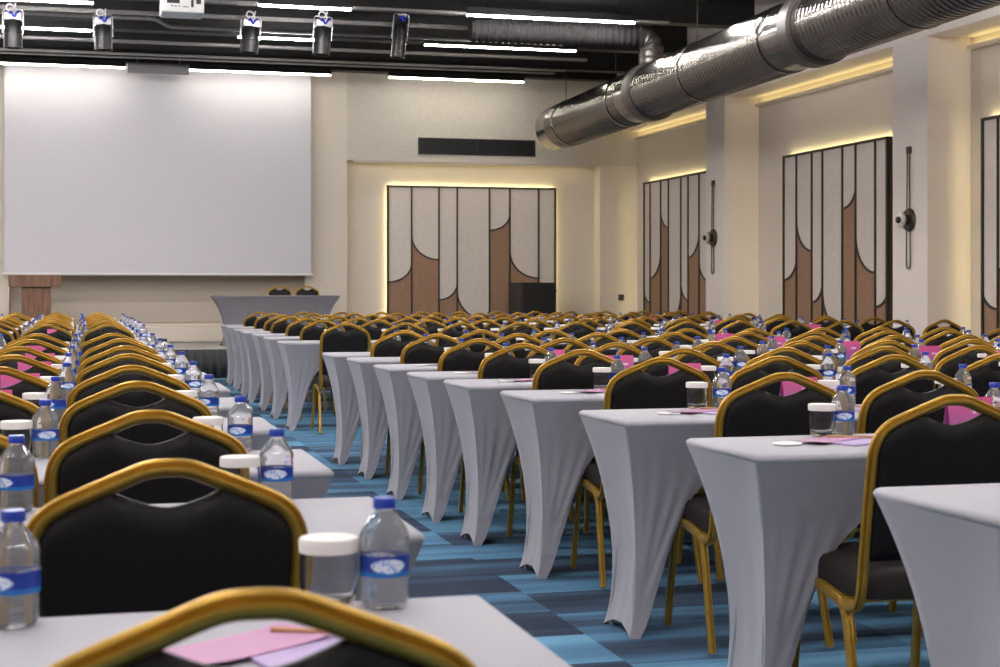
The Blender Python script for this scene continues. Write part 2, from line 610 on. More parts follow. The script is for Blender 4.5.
# ------------------------------------------------------------------ spiral duct with collars and branches
DA, DB = Vector((7.085, 22.95, 3.66)), Vector((6.475, 10.06, 3.61))
ddir = (DB - DA).normalized()
DEND = DA + ddir * 25.5
DLEN = 25.5
DR = .33
duct = thing('air_duct', 'large silver spiral air duct hanging below the ceiling along the right wall', 'duct', DA)


def duct_s_at(px):
    lo, hi = 0.0, 14.0
    for _ in range(50):
        m_ = (lo + hi) / 2
        p = DA + ddir * m_
        if proj(*p)[0] < px:
            lo = m_
        else:
            hi = m_
    return lo


zax = ddir
xax = Vector((0, 0, 1)).cross(zax).normalized()
yax = zax.cross(xax)
R3 = Matrix((xax, yax, zax)).transposed()


def duct_part(name, prof, m, n=56, smooth=35):
    bm = new_bm()
    lathe(bm, prof, n)
    bmesh.ops.rotate(bm, verts=bm.verts, cent=(0, 0, 0), matrix=R3)
    return link(name, mesh_of(name, bm, m, smooth), duct)


s1, s2 = duct_s_at(652), duct_s_at(818)
prof = [(0, 0), (DR * .96, 0), (DR, .015), (DR, .55)]
s = .55
smooth_zones = [(s1 - .55, s1 + .15), (s2 - .6, s2 + .15)]
while s < DLEN - .1:
    if any(a < s < b for a, b in smooth_zones):
        prof.append((DR, s)); s += .1
    else:
        prof += [(DR, s), (DR + .007, s + .012), (DR + .007, s + .022), (DR, s + .034)]
        s += .085
prof += [(DR, DLEN), (0, DLEN)]
duct_part('pipe', prof, M['duct'])
for sv in (s1, s2):
    duct_part('collar', [(DR, sv - .12), (DR + .035, sv - .12), (DR + .035, sv + .10), (DR, sv + .10)], M['ductband'], smooth=20)
for sv in (1.0, s1 - .95, s1 + 1.9, s2 - .7, s2 + 2.0, s2 + 4):
    duct_part('joint_band', [(DR, sv - .025), (DR + .012, sv - .025), (DR + .012, sv + .025), (DR, sv + .025)], M['duct'], smooth=20)
for sv in (s1, s2):
    p = ddir * sv
    top = [Vector((p.x, p.y, p.z + DR - .03)), Vector((p.x, p.y, 4.31 - DA.z)), Vector((p.x - 2.3, p.y + .05, 4.31 - DA.z))]
    pth = rounded(top, .2, 14)
    # even resample for the corrugation
    dense = []
    for a, b in zip(pth, pth[1:]):
        m_ = max(1, int((b - a).length / .02))
        for q in range(m_):
            dense.append(a.lerp(b, q / m_))
    dense.append(pth[-1])
    cut = next(q for q, v in enumerate(dense) if v.x < p.x - .16)
    bm = new_bm()
    B = Vector((0, 1, 0))
    rings = []
    for i, q in enumerate(dense):
        tt = (dense[min(i + 1, len(dense) - 1)] - dense[max(i - 1, 0)]).normalized()
        B = (B - tt * B.dot(tt)).normalized()
        S = tt.cross(B)
        rr = .135 + (.012 if (i // 2) % 2 else 0)
        rings.append([bm.verts.new(q + S * rr * math.cos(2 * PI * j / 20) + B * rr * math.sin(2 * PI * j / 20)) for j in range(20)])
    bm2 = new_bm()
    rings2 = [[bm2.verts.new(v.co) for v in r_] for r_ in rings[cut:]]
    for bb, rs in ((bm, rings[:cut + 1]), (bm2, rings2)):
        for r0, r1 in zip(rs, rs[1:]):
            for j in range(20):
                bb.faces.new((r0[j], r0[(j + 1) % 20], r1[(j + 1) % 20], r1[j]))
    bm2.faces.new(rings2[-1])
    bmesh.ops.delete(bm, geom=[v for r_ in rings[cut + 1:] for v in r_], context='VERTS')
    link('branch_pipe', mesh_of('branch_pipe', bm, M['ductband'], 30), duct)
    link('flexible_hose', mesh_of('flexible_hose', bm2, M['flex'], 30), duct)
for sv in (.6, 3.2, 6.4, 9.6, 13, 17, 21):
    p = ddir * sv
    bm = new_bm()
    sweep(bm, [(p.x, p.y, p.z + DR - .01), (p.x, p.y, ZC - DA.z)], circ(.006, 8), (1, 0, 0))
    link('hanger_rod', mesh_of('hanger_rod', bm, M['beam']), duct)


# ------------------------------------------------------------------ decorative wall panels
VERT = [0, .142, .301, .408, .599, .721, .894, 1.0]
# per bay: (kind, flat z, rise z); 'R' curve is flat at the left and rises to the right, 'L' the mirror
CURV = [('R', 1.24, 1.53), ('L', 1.60, 1.99), ('R', .96, 1.22), ('L', .62, 1.10), ('R', 2.08, 2.34), ('L', 1.31, 1.74), ('R', .92, 1.12)]


def wall_panel(lab, W, H, mirror, loc, rz, back_gap=.07):
    """local: x along the panel 0..W, y = 0 front face looking to -y, z from 0"""
    t = thing('wall_panel', lab, 'wall panel', loc, rz, 'backlit wall panels')
    bm = new_bm(); box(bm, .02, W - .02, .012, back_gap - .02, .02, H - .02)
    link('backing', mesh_of('backing', bm, M['trimdark']), t)
    bays = list(zip(zip(VERT, VERT[1:]), CURV))
    if mirror:
        bays = [((1 - b, 1 - a), ('L' if k_ == 'R' else 'R', f, r)) for (a, b), (k_, f, r) in reversed(bays)]
    tw = .012
    bmf = new_bm()
    for x0, x1 in ((0, .03), (W - .03, W)):
        box(bmf, x0, x1, -.02, back_gap, 0, H)
    box(bmf, .03, W - .03, -.02, back_gap, H - .03, H)
    box(bmf, .03, W - .03, -.02, back_gap, 0, .03)
    link('border_frame', mesh_of('border_frame', bmf, M['trimdark']), t)
    for i, ((a, b), (k_, zf, zr)) in enumerate(bays):
        xa, xb = a * W, b * W
        N = 14
        pts = []
        for q in range(N + 1):
            th = q / N * PI / 2
            # quarter ellipse: flat end -> rising end
            u_ = math.sin(th)
            v_ = 1 - math.cos(th)
            x = xa + (xb - xa) * u_ if k_ == 'R' else xb - (xb - xa) * u_
            pts.append((x, zf + (zr - zf) * v_))
        pts.sort()
        if k_ == 'R' and i == 99:
            pass
        for low, m_, nm in ((True, M['panel_brown'], 'brown_infill'), (False, M['panel_cream'], 'cream_infill')):
            bm = new_bm()
            fr = []
            for x, z in pts:
                e = .015 if low else H - .015
                fr.append((bm.verts.new((x, 0, z)), bm.verts.new((x, 0, e)), bm.verts.new((x, .012, z)), bm.verts.new((x, .012, e))))
            for p_, q_ in zip(fr, fr[1:]):
                bm.faces.new((p_[0], q_[0], q_[1], p_[1]))
                bm.faces.new((p_[2], q_[2], q_[3], p_[3]))
                bm.faces.new((p_[0], q_[0], q_[2], p_[2]))
                bm.faces.new((p_[1], q_[1], q_[3], p_[3]))
            bm.faces.new((fr[0][0], fr[0][1], fr[0][3], fr[0][2]))
            bm.faces.new((fr[-1][0], fr[-1][1], fr[-1][3], fr[-1][2]))
            link(nm, mesh_of(nm, bm, m_), t)
        bm = new_bm()
        sweep(bm, [(x, -.004, z) for x, z in pts], [(-tw, -.010), (tw, -.010), (tw, .012), (-tw, .012)], (0, 1, 0))
        link('curved_trim', mesh_of('curved_trim', bm, M['trimdark']), t)
        if i > 0:
            bm = new_bm(); box(bm, xa - tw, xa + tw, -.018, .012, .03, H - .03)
            link('vertical_trim', mesh_of('vertical_trim', bm, M['trimdark']), t)
    # led backlight glued round the rear edge, throwing light on the wall
    bm = new_bm()
    g = back_gap - .018
    box(bm, .05, W - .05, g - .02, g, H - .022, H - .016)
    box(bm, -.002 + .02, .026, g - .02, g, .1, H - .05)
    box(bm, W - .026, W - .018, g - .02, g, .1, H - .05)
    link('backlight', mesh_of('backlight', bm, M['halo']), t)
    return t


# simple helper: frame must not hide the backlight, so the border is shallow and the light sits behind it
def wall_panel_fixed(lab, W, H, mirror, loc, rz, near_strip=True):
    gap = .085
    t = wall_panel(lab, W, H, mirror, loc, rz, gap)
    for c in list(t.children):
        nm = c.name.split('.')[0]
        if nm == 'border_frame':
            bm = new_bm()
            box(bm, 0, .03, -.02, .035, 0, H)
            box(bm, W - .03, W, -.02, .035 if near_strip else gap, 0, H)
            box(bm, .03, W - .03, -.02, .035, H - .03, H)
            box(bm, .03, W - .03, -.02, .035, 0, .03)
            c.data = mesh_of('border_frame', bm, M['trimdark'])
        elif nm == 'backing':
            bm = new_bm(); box(bm, .03, W - .03, .012, .035, .03, H - .03)
            box(bm, .12, W - .12, .035, gap, .12, H - .12)
            c.data = mesh_of('backing', bm, M['trimdark'])
        elif nm == 'backlight':
            bm = new_bm()
            box(bm, .04, W - .04, .045, .060, H - .020, H - .010)
            box(bm, .035, .045, .045, .060, .1, H - .05)
            if near_strip:
                box(bm, W - .045, W - .035, .045, .060, .1, H - .05)
            # little carrier so that the strip touches the backing
            c.data = mesh_of('backlight', bm, M['halo'])
            bm = new_bm()
            box(bm, .0452, W - .0452, .035, .060, H - .13, H - .0202)
            box(bm, .0452, .13, .035, .060, .1, H - .05)
            if near_strip:
                box(bm, W - .13, W - .0452, .035, .060, .1, H - .05)
            link('backlight_carrier', mesh_of('backlight_carrier', bm, M['trimdark']), t)
    return t


px0, px1 = at_Y(387, YR - .09), at_Y(556, YR - .09)
wall_panel_fixed('cream and brown wall panel with curved trim beside the projection screen', px1 - px0, 2.78, False, (px0, YR - .085, .08), 0)
# right wall panels: local +x runs from far to near (-Y); front looks to -X
for lab, yfar, mir in (('cream and brown wall panel on right wall nearest the screen wall', 23.75, True),
                       ('cream and brown wall panel on right wall between the two wall lamps', 18.6, False),
                       ('cream and brown wall panel cut by the right edge', 14.0, True),
                       ('cream and brown wall panel fourth along the right wall', 8.9, False)):
    wall_panel_fixed(lab, 2.7, 2.84, mir, (XN - .085, yfar, .08), -PI / 2, False)

# vent in the header
vx0, vx1 = at_Y(418, YF), at_Y(535, YF)
vz0, vz1 = z_at(476, 155.5, Y=YF), z_at(476, 139, Y=YF)
t = thing('air_vent', 'black linear air vent in the wall above the panel niche', 'vent', ((vx0 + vx1) / 2, YF, (vz0 + vz1) / 2))
w, h = (vx1 - vx0) / 2, (vz1 - vz0) / 2
bm = new_bm()
box(bm, -w, w, -.02, 0, h - .02, h); box(bm, -w, w, -.02, 0, -h, -h + .02)
box(bm, -w, -w + .02, -.02, 0, -h + .02, h - .02); box(bm, w - .02, w, -.02, 0, -h + .02, h - .02); box(bm, -.012, .012, -.018, 0, -h + .02, h - .02)
link('frame', mesh_of('frame', bm, M['grille']), t)
bm = new_bm(); box(bm, -w + .02, w - .02, -.004, 0, -h + .02, h - .02)
link('backing', mesh_of('backing', bm, M['black']), t)
bm = new_bm()
for i in range(5):
    z = -h + .04 + i * (2 * h - .08) / 4
    sweep(bm, [(-w + .02, -.010, z), (w - .02, -.010, z)], [(-.006, -.008), (.002, -.008), (.006, .006), (-.002, .006)], (0, 0, 1))
link('louvre', mesh_of('louvre', bm, M['grille']), t)

# socket
t = thing('wall_socket', 'small dark wall socket on the corner strip by the panel niche', 'socket', (at_Y(621, YF), YF, z_at(621, 297.5, Y=YF)))
bm = new_bm(); box(bm, -.05, .05, -.012, 0, -.05, .05, .006)
link('cover_plate', mesh_of('cover_plate', bm, M['grille']), t)
bm = new_bm(); lathe(bm, [(0, 0), (.02, 0), (.022, .004), (0, .004)], 16)
bmesh.ops.rotate(bm, verts=bm.verts, cent=(0, 0, 0), matrix=Matrix.Rotation(PI / 2, 3, 'X'))
bmesh.ops.translate(bm, verts=bm.verts, vec=(0, -.0122, 0))
link('outlet_hole', mesh_of('outlet_hole', bm, M['black']), t)


# ------------------------------------------------------------------ wall lamps on the pilasters
def sconce(lab, px, ytop, ybot, ydisc):
    Y = at_X(px, XP)
    zt, zb, zd = (z_at(px, v, X=XP) for v in (ytop, ybot, ydisc))
    t = thing('wall_lamp', lab, 'wall lamp', (XP, Y, zd), 0, 'wall lamps on the pilasters')
    bm = new_bm(); box(bm, -.03, 0, -.035, .035, zt - zd - .035, zt - zd + .035, .004, seg=1)
    link('ceiling_block', mesh_of('ceiling_block', bm, M['trimdark']), t)
    bm = new_bm()
    n = 10
    loop = [(-.02, .02, zt - zd - .03), (-.02, .04, zb - zd + .05)]
    loop += [(-.02, .04 * math.cos(PI * i / n), zb - zd + .045 - .045 * math.sin(PI * i / n)) for i in range(1, n)]
    loop += [(-.02, -.04, zb - zd + .05), (-.02, -.02, zt - zd - .03)]
    sweep(bm, loop, circ(.007, 8), (1, 0, 0))
    link('hanging_loop', mesh_of('hanging_loop', bm, M['trimdark'], 40), t)

    def disc(prof, m_, nm, dx=0, n_=28):
        bm_ = new_bm()
        lathe(bm_, prof, n_)
        bmesh.ops.rotate(bm_, verts=bm_.verts, cent=(0, 0, 0), matrix=Matrix.Rotation(-PI / 2, 3, 'Y'))
        bmesh.ops.translate(bm_, verts=bm_.verts, vec=(dx, 0, 0))
        return link(nm, mesh_of(nm, bm_, m_, 30), t)
    disc([(0, 0), (.12, 0), (.125, .012), (.11, .035), (0, .035)], M['bronze'], 'back_plate')
    disc([(0, .035), (.05, .035), (.05, .08), (0, .08)], M['trimdark'], 'neck')
    disc([(0, .08), (.06, .08), (.085, .10), (.08, .125), (.05, .13), (0, .13)], M['chrome'], 'reflector')
    disc([(0, .13), (.034, .13), (.034, .15), (.026, .155), (0, .155)], M['black'], 'centre_knob')


sconce('round bronze wall lamp on loop, on the pilaster farther from camera', 714, 183, 274, 238)
sconce('round bronze wall lamp on loop, on the pilaster at the right', 910, 150, 268.5, 220)

# ------------------------------------------------------------------ projection screen, stage, lectern
SY = 24.05
sx0, sx1 = at_Y(4.5, SY), at_Y(311, SY)
sz0, sz1 = z_at(160, 273.5, Y=SY), 4.62
t = thing('projection_screen', 'large white projection screen hanging on the front wall', 'projection screen', ((sx0 + sx1) / 2, SY, sz0))
hw = (sx1 - sx0) / 2
bm = new_bm(); box(bm, -hw, hw, -.004, .004, 0, sz1 - sz0)
link('screen_fabric', mesh_of('screen_fabric', bm, M['screen']), t)
bm = new_bm(); sweep(bm, [(-hw - .03, 0, -.012), (hw + .03, 0, -.012)], circ(.02, 12), (0, 1, 0))
link('bottom_bar', mesh_of('bottom_bar', bm, M['projw'], 40), t)
bm = new_bm(); box(bm, -hw - .06, hw + .06, -.08, .08, sz1 - sz0, sz1 - sz0 + .14, .02)
link('roller_case', mesh_of('roller_case', bm, M['housing'], 40), t)
for sx_ in (-1, 1):
    bm = new_bm()
    box(bm, sx_ * (hw - .3) - .03, sx_ * (hw - .3) + .03, -.03, YF - SY - .0005, sz1 - sz0 + .1402, sz1 - sz0 + .19)
    box(bm, sx_ * (hw - .3) - .06, sx_ * (hw - .3) + .06, YF - SY - .02, YF - SY - .0004, sz1 - sz0 + .1402, sz1 - sz0 + .30)
    link('wall_bracket', mesh_of('wall_bracket', bm, M['housing']), t)
cx = at_Y(158, 23.32) - (sx0 + sx1) / 2
t = thing('cable_box', 'grey metal box hanging between two lights over the screen', 'box', (at_Y(158.5, 23.3), 23.3, 4.34))
bm = new_bm(); box(bm, -.44, .44, -.06, .06, .0, .13, .008)
link('body', mesh_of('body', bm, M['housing']), t)
for s in (-.3, .3):
    bm = new_bm(); sweep(bm, [(s, 0, .13), (s, 0, ZC - 4.34)], circ(.005, 8), (1, 0, 0))
    link('hanger', mesh_of('hanger', bm, M['rail']), t)

STH = .40
stX0, stX1, stY = -3.2, at_Y(352, 21.55), 21.55
bm = new_bm(); box(bm, stX0, stX1, stY, YF, STH - .06, STH, .006)
st = link('stage_platform', mesh_of('deck', bm, M['stage']))
tag(st, 'low stage with pale deck and black pleated skirt below the screen', 'stage')
bm = new_bm()
pr = []
x = stX0
i = 0
while x < stX1:
    pr.append((x, stY - 012e-3 - .085 * (0.5 + .5 * math.sin(i * PI / 2.0 + .7 * math.sin(i * .9)))))
    x += .03
    i += 1
top = [bm.verts.new((a, b * .6 + (stY - .01) * .4, STH - .01)) for a, b in pr]
bot = [bm.verts.new((a, b, .005)) for a, b in pr]
for a in range(len(pr) - 1):
    bm.faces.new((bot[a], bot[a + 1], top[a + 1], top[a]))
sk = link('pleated_skirt', mesh_of('pleated_skirt', bm, M['skirt'], 80), st)
sm = sk.modifiers.new('cloth', 'SOLIDIFY'); sm.thickness = .004
bm = new_bm()
box(bm, stX0 + .05, stX1 - .05, stY + .05, YF - .02, .0, STH - .06)
link('base_frame', mesh_of('base_frame', bm, M['black']), st)
# recess back wall lining with a low ledge
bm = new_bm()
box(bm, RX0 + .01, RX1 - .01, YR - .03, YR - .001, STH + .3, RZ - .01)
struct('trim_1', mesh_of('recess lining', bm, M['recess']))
bm = new_bm()
box(bm, RX0 + .01, RX1 - .01, YF + .06, YR - .001, STH + .001, z_at(160, 327, Y=YF), .01)
struct('trim_2', mesh_of('recess ledge', bm, M['wall']))

LY = 23.3
lx0, lx1 = at_Y(9, LY), at_Y(61, LY)
bx0, bx1 = at_Y(22, LY), at_Y(51, LY)
lc = (lx0 + lx1) / 2
lz = z_at(35, 275, Y=LY) - STH
t = thing('lectern', 'brown wooden lectern with wide slab top on stage by the screen', 'lectern', (lc, LY, STH))
bm = new_bm(); box(bm, lx0 - lc, lx1 - lc, -.22, .24, lz - .17, lz, .006)
link('top', mesh_of('top', bm, M['wood']), t)
bm = new_bm(); box(bm, bx0 - lc, bx1 - lc, -.14, .16, .06, lz - .17, .006)
link('column', mesh_of('column', bm, M['wood']), t)
bm = new_bm(); box(bm, bx0 - lc - .1, bx1 - lc + .1, -.22, .22, 0, .06, .006)
link('base', mesh_of('base', bm, M['wood']), t)

px_ = at_Y(160, 21.9)
t = thing('floor_monitor', 'small black box on the front edge of the stage', 'speaker', (px_, 21.9, STH))
bm = new_bm()
pr_ = [(-.10, 0), (.10, 0), (.10, .05), (-.04, .13), (-.10, .13)]
va = [bm.verts.new((-.09, y, z)) for y, z in pr_]
vb = [bm.verts.new((.09, y, z)) for y, z in pr_]
bm.faces.new(va); bm.faces.new(vb)
for q in range(5):
    bm.faces.new((va[q], va[(q + 1) % 5], vb[(q + 1) % 5], vb[q]))
bmesh.ops.bevel(bm, geom=list(bm.edges), offset=.006, segments=2, affect='EDGES')
link('body', mesh_of('body', bm, M['black']), t)
bm = new_bm(); box(bm, -.07, .07, -.106, -.1002, .015, .115, .002)
link('grille', mesh_of('grille', bm, M['grille']), t)

# black cabinet in front of the wall panel
CY = 23.7
kx0, kx1 = at_Y(517, CY), at_Y(556, CY)
kz = z_at(536, 282.5, Y=CY)
t = thing('equipment_cabinet', 'black equipment cabinet standing in front of the wall panel', 'cabinet', ((kx0 + kx1) / 2, CY, 0))
w = (kx1 - kx0) / 2
bm = new_bm(); box(bm, -w, w, 0, .5, .06, kz, .012)
link('body', mesh_of('body', bm, M['black']), t)
bm = new_bm(); box(bm, -w + .09, w - .01, -.022, -.0005, .08, kz - .03, .008)
link('door', mesh_of('door', bm, M['black']), t)
bm = new_bm(); box(bm, -w, -w + .08, -.012, -.0005, .06, kz - .01, .003)
link('side_trim', mesh_of('side_trim', bm, M['bronze']), t)
for sx in (-1, 1):
    for sy in (.06, .44):
        bm = new_bm(); lathe(bm, [(0, 0), (.03, 0), (.03, .06), (0, .06)], 12, org=(sx * (w - .06), sy, 0))
        link('caster', mesh_of('caster', bm, M['black']), t)


# ------------------------------------------------------------------ spotlights and projector under the ceiling
def spot(px, ytop, ybot, lab, tilt, widthpx=18, Y=18.9, plate='silver'):
    X = at_Y(px, Y)
    zt, zb = z_at(px, ytop, Y=Y), z_at(px, ybot, Y=Y)
    t = thing('stage_spotlight', lab, 'spotlight', (X, Y, zt), 0, 'black spotlights on the ceiling rail')
    w = widthpx / 2 * (X * SA + Y * CA) / FPX
    h = zt - zb
    R = Matrix.Rotation(tilt, 3, 'Y')

    def fin(bm, nm, m_, sm=None, rot=True):
        if rot:
            bmesh.ops.rotate(bm, verts=bm.verts, cent=(0, 0, 0), matrix=R)
        return link(nm, mesh_of(nm, bm, m_, sm), t)
    bm = new_bm()
    r = w * .98
    lathe(bm, [(0, -.02), (r * .8, -.02), (r, -.05), (r, -h * .55), (r * 1.05, -h * .56), (r * 1.05, -h), (r * .93, -h), (r * .9, -h + .05), (0, -h + .05)], 28)
    fin(bm, 'barrel', M['black'], 35)
    bm = new_bm(); box(bm, -w * .95, w * .95, -w * .8, w * .8, -.03, .055, .008)
    fin(bm, 'rear_plate', M[plate])
    bm = new_bm()
    pth = rounded([(-w * 1.1, 0, -h * .5), (-w * 1.1, 0, .10), (w * 1.1, 0, .10), (w * 1.1, 0, -h * .5)], .04)
    sweep(bm, pth, [(-.004, -.018), (.004, -.018), (.004, .018), (-.004, .018)], (0, 1, 0))
    fin(bm, 'yoke', M['silver'], 40)
    bm = new_bm()
    pth = [(.05 * math.cos(a) - .02, -w * .8, .06 + .06 * math.sin(a) + .015 * a) for a in [i * .45 for i in range(15)]]
    sweep(bm, pth, circ(.010, 8), (0, 1, 0))
    fin(bm, 'white_cable', M['white'], 40)
    bm = new_bm()
    pth = [(-.04 + .02 * i, -w * .85 - .01 * math.sin(i * 2), .03 + .035 * math.sin(i * 1.7)) for i in range(6)]
    sweep(bm, rounded(pth, .03, 4), circ(.013, 8), (0, 1, 0))
    fin(bm, 'blue_cable', M['blue'], 40)
    bm = new_bm(); sweep(bm, [(0, 0, .10), (0, 0, 4.435 - zt)], circ(.018, 10), (1, 0, 0))
    box(bm, -.04, .04, -.05, .16, 4.415 - zt, 4.435 - zt)
    fin(bm, 'clamp', M['silver'], 40, rot=False)


spot(13, 18, 48, 'black stage spotlight at the left edge over the screen', 0.0)
spot(103, 23, 50, 'black stage spotlight left of the white projector', -0.02, 17)
spot(251, 25, 53, 'black stage spotlight right of the white projector', 0.08, 18)
spot(323, 25, 55, 'black stage spotlight over the screen right edge', 0.06, 17)
spot(401, 22, 58, 'black stage spotlight over the bare wall right of the screen', 0.1, 14, plate='black')

PY = 13.6
pcx = at_Y(183, PY)
pz1, pz0 = z_at(183, -4, Y=PY), z_at(183, 12.5, Y=PY)
pw = 21.0 * (pcx * SA + PY * CA) / FPX
t = thing('projector', 'white ceiling projector with dark sockets on its rear face', 'projector', (pcx, PY, pz0))
ph = pz1 - pz0
bm = new_bm(); box(bm, -pw, pw, 0, .32, 0, ph, .014, seg=3)
link('body', mesh_of('body', bm, M['projw'], 40), t)
bm = new_bm()
for a, b, c, d in ((-.75, -.15, .55, .85), (.38, .5, .35, .8), (.62, .85, .55, .85), (-.55, -.47, .35, .42), (-.38, -.3, .35, .42), (-.2, -.14, .35, .41), (0, .25, .33, .37)):
    box(bm, pw * a, pw * b, -.004, .004, ph * c, ph * d)
link('socket_panel', mesh_of('socket_panel', bm, M['grille']), t)
bm = new_bm(); lathe(bm, [(0, 0), (.045, 0), (.05, .03), (.04, .05), (0, .05)], 20)
bmesh.ops.rotate(bm, verts=bm.verts, cent=(0, 0, 0), matrix=Matrix.Rotation(-PI / 2, 3, 'X'))
bmesh.ops.translate(bm, verts=bm.verts, vec=(pw * .4, .32, ph * .5))
link('lens', mesh_of('lens', bm, M['black'], 30), t)
bm = new_bm(); sweep(bm, [(0, .16, ph), (0, .16, ZC - pz0)], circ(.022, 12), (1, 0, 0))
box(bm, -.08, .08, .08, .24, ph, ph + .02)
link('mount_pole', mesh_of('mount_pole', bm, M['projw'], 40), t)

# ------------------------------------------------------------------ stretch-covered table
TD, TH = .50, .75


def g_in(t):
    return 1.22 * (1 - (1 - t) ** 2.6) - .22 * t ** 5


def cover_mesh(L, D=TD, H=TH, ix=.07, iy=.115, za=.64, nn=7.0, endz=.035):
    bm = new_bm()
    H2 = H - .022

    def side(z):
        tz = 1 - max(0, z) / H2
        return L / 2 - ix * (g_in(tz) - .28 * tz ** 8), D / 2 - iy * g_in(tz)
    ns, nt_ = 72, 22

    def arch(dist, half):
        u_ = min(1, max(0, (dist - .042) / (half - .042)))
        return za * (1 - (1 - u_) ** nn) * (H / TH)
    for sy in (-1, 1):
        grid = []
        for i in range(ns + 1):
            c = -math.cos(PI * i / ns)
            c = math.copysign(abs(c) ** .8, c)
            col_ = []
            zb = arch((1 - abs(c)) * (L / 2 - ix), L / 2 - ix)
            for j in range(nt_ + 1):
                t = j / nt_
                z = H2 - t * (H2 - zb)
                X, Y = side(z)
                x = c * X
                y = Y
                # tension creases fanning out of the feet
                fx = (1 - abs(c)) * X
                r_ = math.hypot(fx, z)
                a_ = math.atan2(z, fx + .02)
                wgt = math.exp(-((r_ - .44) / .15) ** 2) * min(1, fx / .05) * min(1, max(0, (a_ - .75) / .15))
                y += .0065 * wgt * math.sin(a_ * 62 + 1.3 * sy) + .0035 * wgt * math.sin(a_ * 31 + 2)
                wgt2 = math.exp(-((r_ - .22) / .12) ** 2) * min(1, fx / .03)
                y += .003 * wgt2 * math.sin(a_ * 24)
                col_.append(bm.verts.new((x, sy * y, z)))
            grid.append(col_)
        for i in range(ns):
            for j in range(nt_):
                bm.faces.new((grid[i][j], grid[i + 1][j], grid[i + 1][j + 1], grid[i][j + 1]))
    ne = 16
    for sx in (-1, 1):
        grid = []
        for i in range(ne + 1):
            c = -1 + 2 * i / ne
            col_ = []
            zb = endz * (1 - abs(c) ** 2.2)
            for j in range(nt_ + 1):
                t = j / nt_
                z = H2 - t * (H2 - zb)
                X, Y = side(z)
                x = X - .022 * (1 - c * c) * math.sin(PI * min(1, t))
                x += .002 * math.sin(c * 9) * t * (1 - c * c)
                col_.append(bm.verts.new((sx * x, c * Y, z)))
            grid.append(col_)
        for i in range(ne):
            for j in range(nt_):
                bm.faces.new((grid[i][j], grid[i + 1][j], grid[i + 1][j + 1], grid[i][j + 1]))
    # rounded table edge and top

    def ring(ins, z):
        return [bm.verts.new((x * (L / 2 - ins), y * (D / 2 - ins), z)) for x, y in ((-1, -1), (1, -1), (1, 1), (-1, 1))]
    rings = [ring(0, H2), ring(-.003, H2 + .006), ring(-.003, H - .010), ring(.001, H - .004), ring(.008, H)]
    for a, b in zip(rings, rings[1:]):
        for i in range(4):
            bm.faces.new((a[i], a[(i + 1) % 4], b[(i + 1) % 4], b[i]))
    bm.faces.new(rings[-1])
    bmesh.ops.remove_doubles(bm, verts=bm.verts, dist=.0008)
    return mesh_of('stretch_cover', bm, M['cover'], 100)


LEN = 1.98
COVER = cover_mesh(LEN)
LEN1 = 2.165
COVER1 = cover_mesh(LEN1)
FOOT = {}
for L_ in (LEN, LEN1):
    FOOT[L_] = []
    for sx in (-1, 1):
        for sy in (-1, 1):
            bm = new_bm()
            x, y = sx * (L_ / 2 - .072), sy * (TD / 2 - .14)
            sweep(bm, [(x - sx * .05, y * .6, TH - .04), (x, y, .02)], circ(.008, 10), (0, 1, 0))
            lathe(bm, [(0, 0), (.009, 0), (.009, .03), (0, .03)], 10, org=(x, y, 0))
            FOOT[L_].append(mesh_of('leg', bm, M['silver'], 40))


def table(x0, yfar, lab, group, legs=True, first=False):
    L_ = LEN1 if first else LEN
    me = COVER1 if first else COVER
    t = thing('covered_table', lab, 'table', (x0 + L_ / 2, yfar - TD / 2, 0), 0, group)
    link('stretch_cover', me, t)
    if legs:
        for f in FOOT[L_]:
            link('leg', f, t)
    return t


# ------------------------------------------------------------------ banquet chair
CH = .92
OUT = [(0, 0), (.017, -.0004), (.033, -.003), (.050, -.009), (.078, -.0205), (.106, -.032), (.152, -.0515), (.173, -.0635), (.189, -.079), (.200, -.100), (.2065, -.13), (.207, -.17), (.205, -.25), (.201, -.35), (.196, -.47)]


def catmull(pts, per=4):
    P = [Vector(p) for p in pts]
    out = []
    for i in range(len(P) - 1):
        p0, p1, p2, p3 = P[max(i - 1, 0)], P[i], P[i + 1], P[min(i + 2, len(P) - 1)]
        for k_ in range(per):
            t = k_ / per
            out.append(.5 * ((2 * p1) + (p2 - p0) * t + (2 * p0 - 5 * p1 + 4 * p2 - p3) * t * t + (3 * p1 - p0 - 3 * p2 + p3) * t ** 3))
    out.append(P[-1])
    return out


def lean(z):
    return .12 * (CH - z) / .5


def back_path():
    half = [(x, z) for x, z in OUT]
    sm = catmull([(x, z, 0) for x, z in half], 3)
    right = [Vector((p.x, lean(CH - .013 + p.y), CH - .013 + p.y)) for p in sm]
    # bend forward under the seat
    e = right[-1]
    tail = [Vector((e.x, e.y + .008, e.z - .035)), Vector((e.x - .002, e.y + .028, e.z - .062)), Vector((e.x - .004, e.y + .07, e.z - .072)), Vector((e.x - .005, e.y + .12, e.z - .070))]
    right += tail
    left = [Vector((-p.x, p.y, p.z)) for p in reversed(right[1:])]
    return left + right


# oval tube with a groove down the middle of its rear and front faces
GP = []
for cx_, a0, a1 in ((.0062, -100, 100), (-.0062, 80, 280)):
    for q in range(8):
        a = math.radians(a0 + (a1 - a0) * q / 7)
        GP.append((cx_ + .0075 * math.cos(a), .0165 * math.sin(a)))
GP = GP[:8] + [(0.0, .0095)] + GP[8:] + [(0.0, -.0095)]
bm = new_bm(); sweep(bm, back_path(), GP, (0, 1, 0))
BACKFRAME = mesh_of('back_frame', bm, M['gold'], 50)


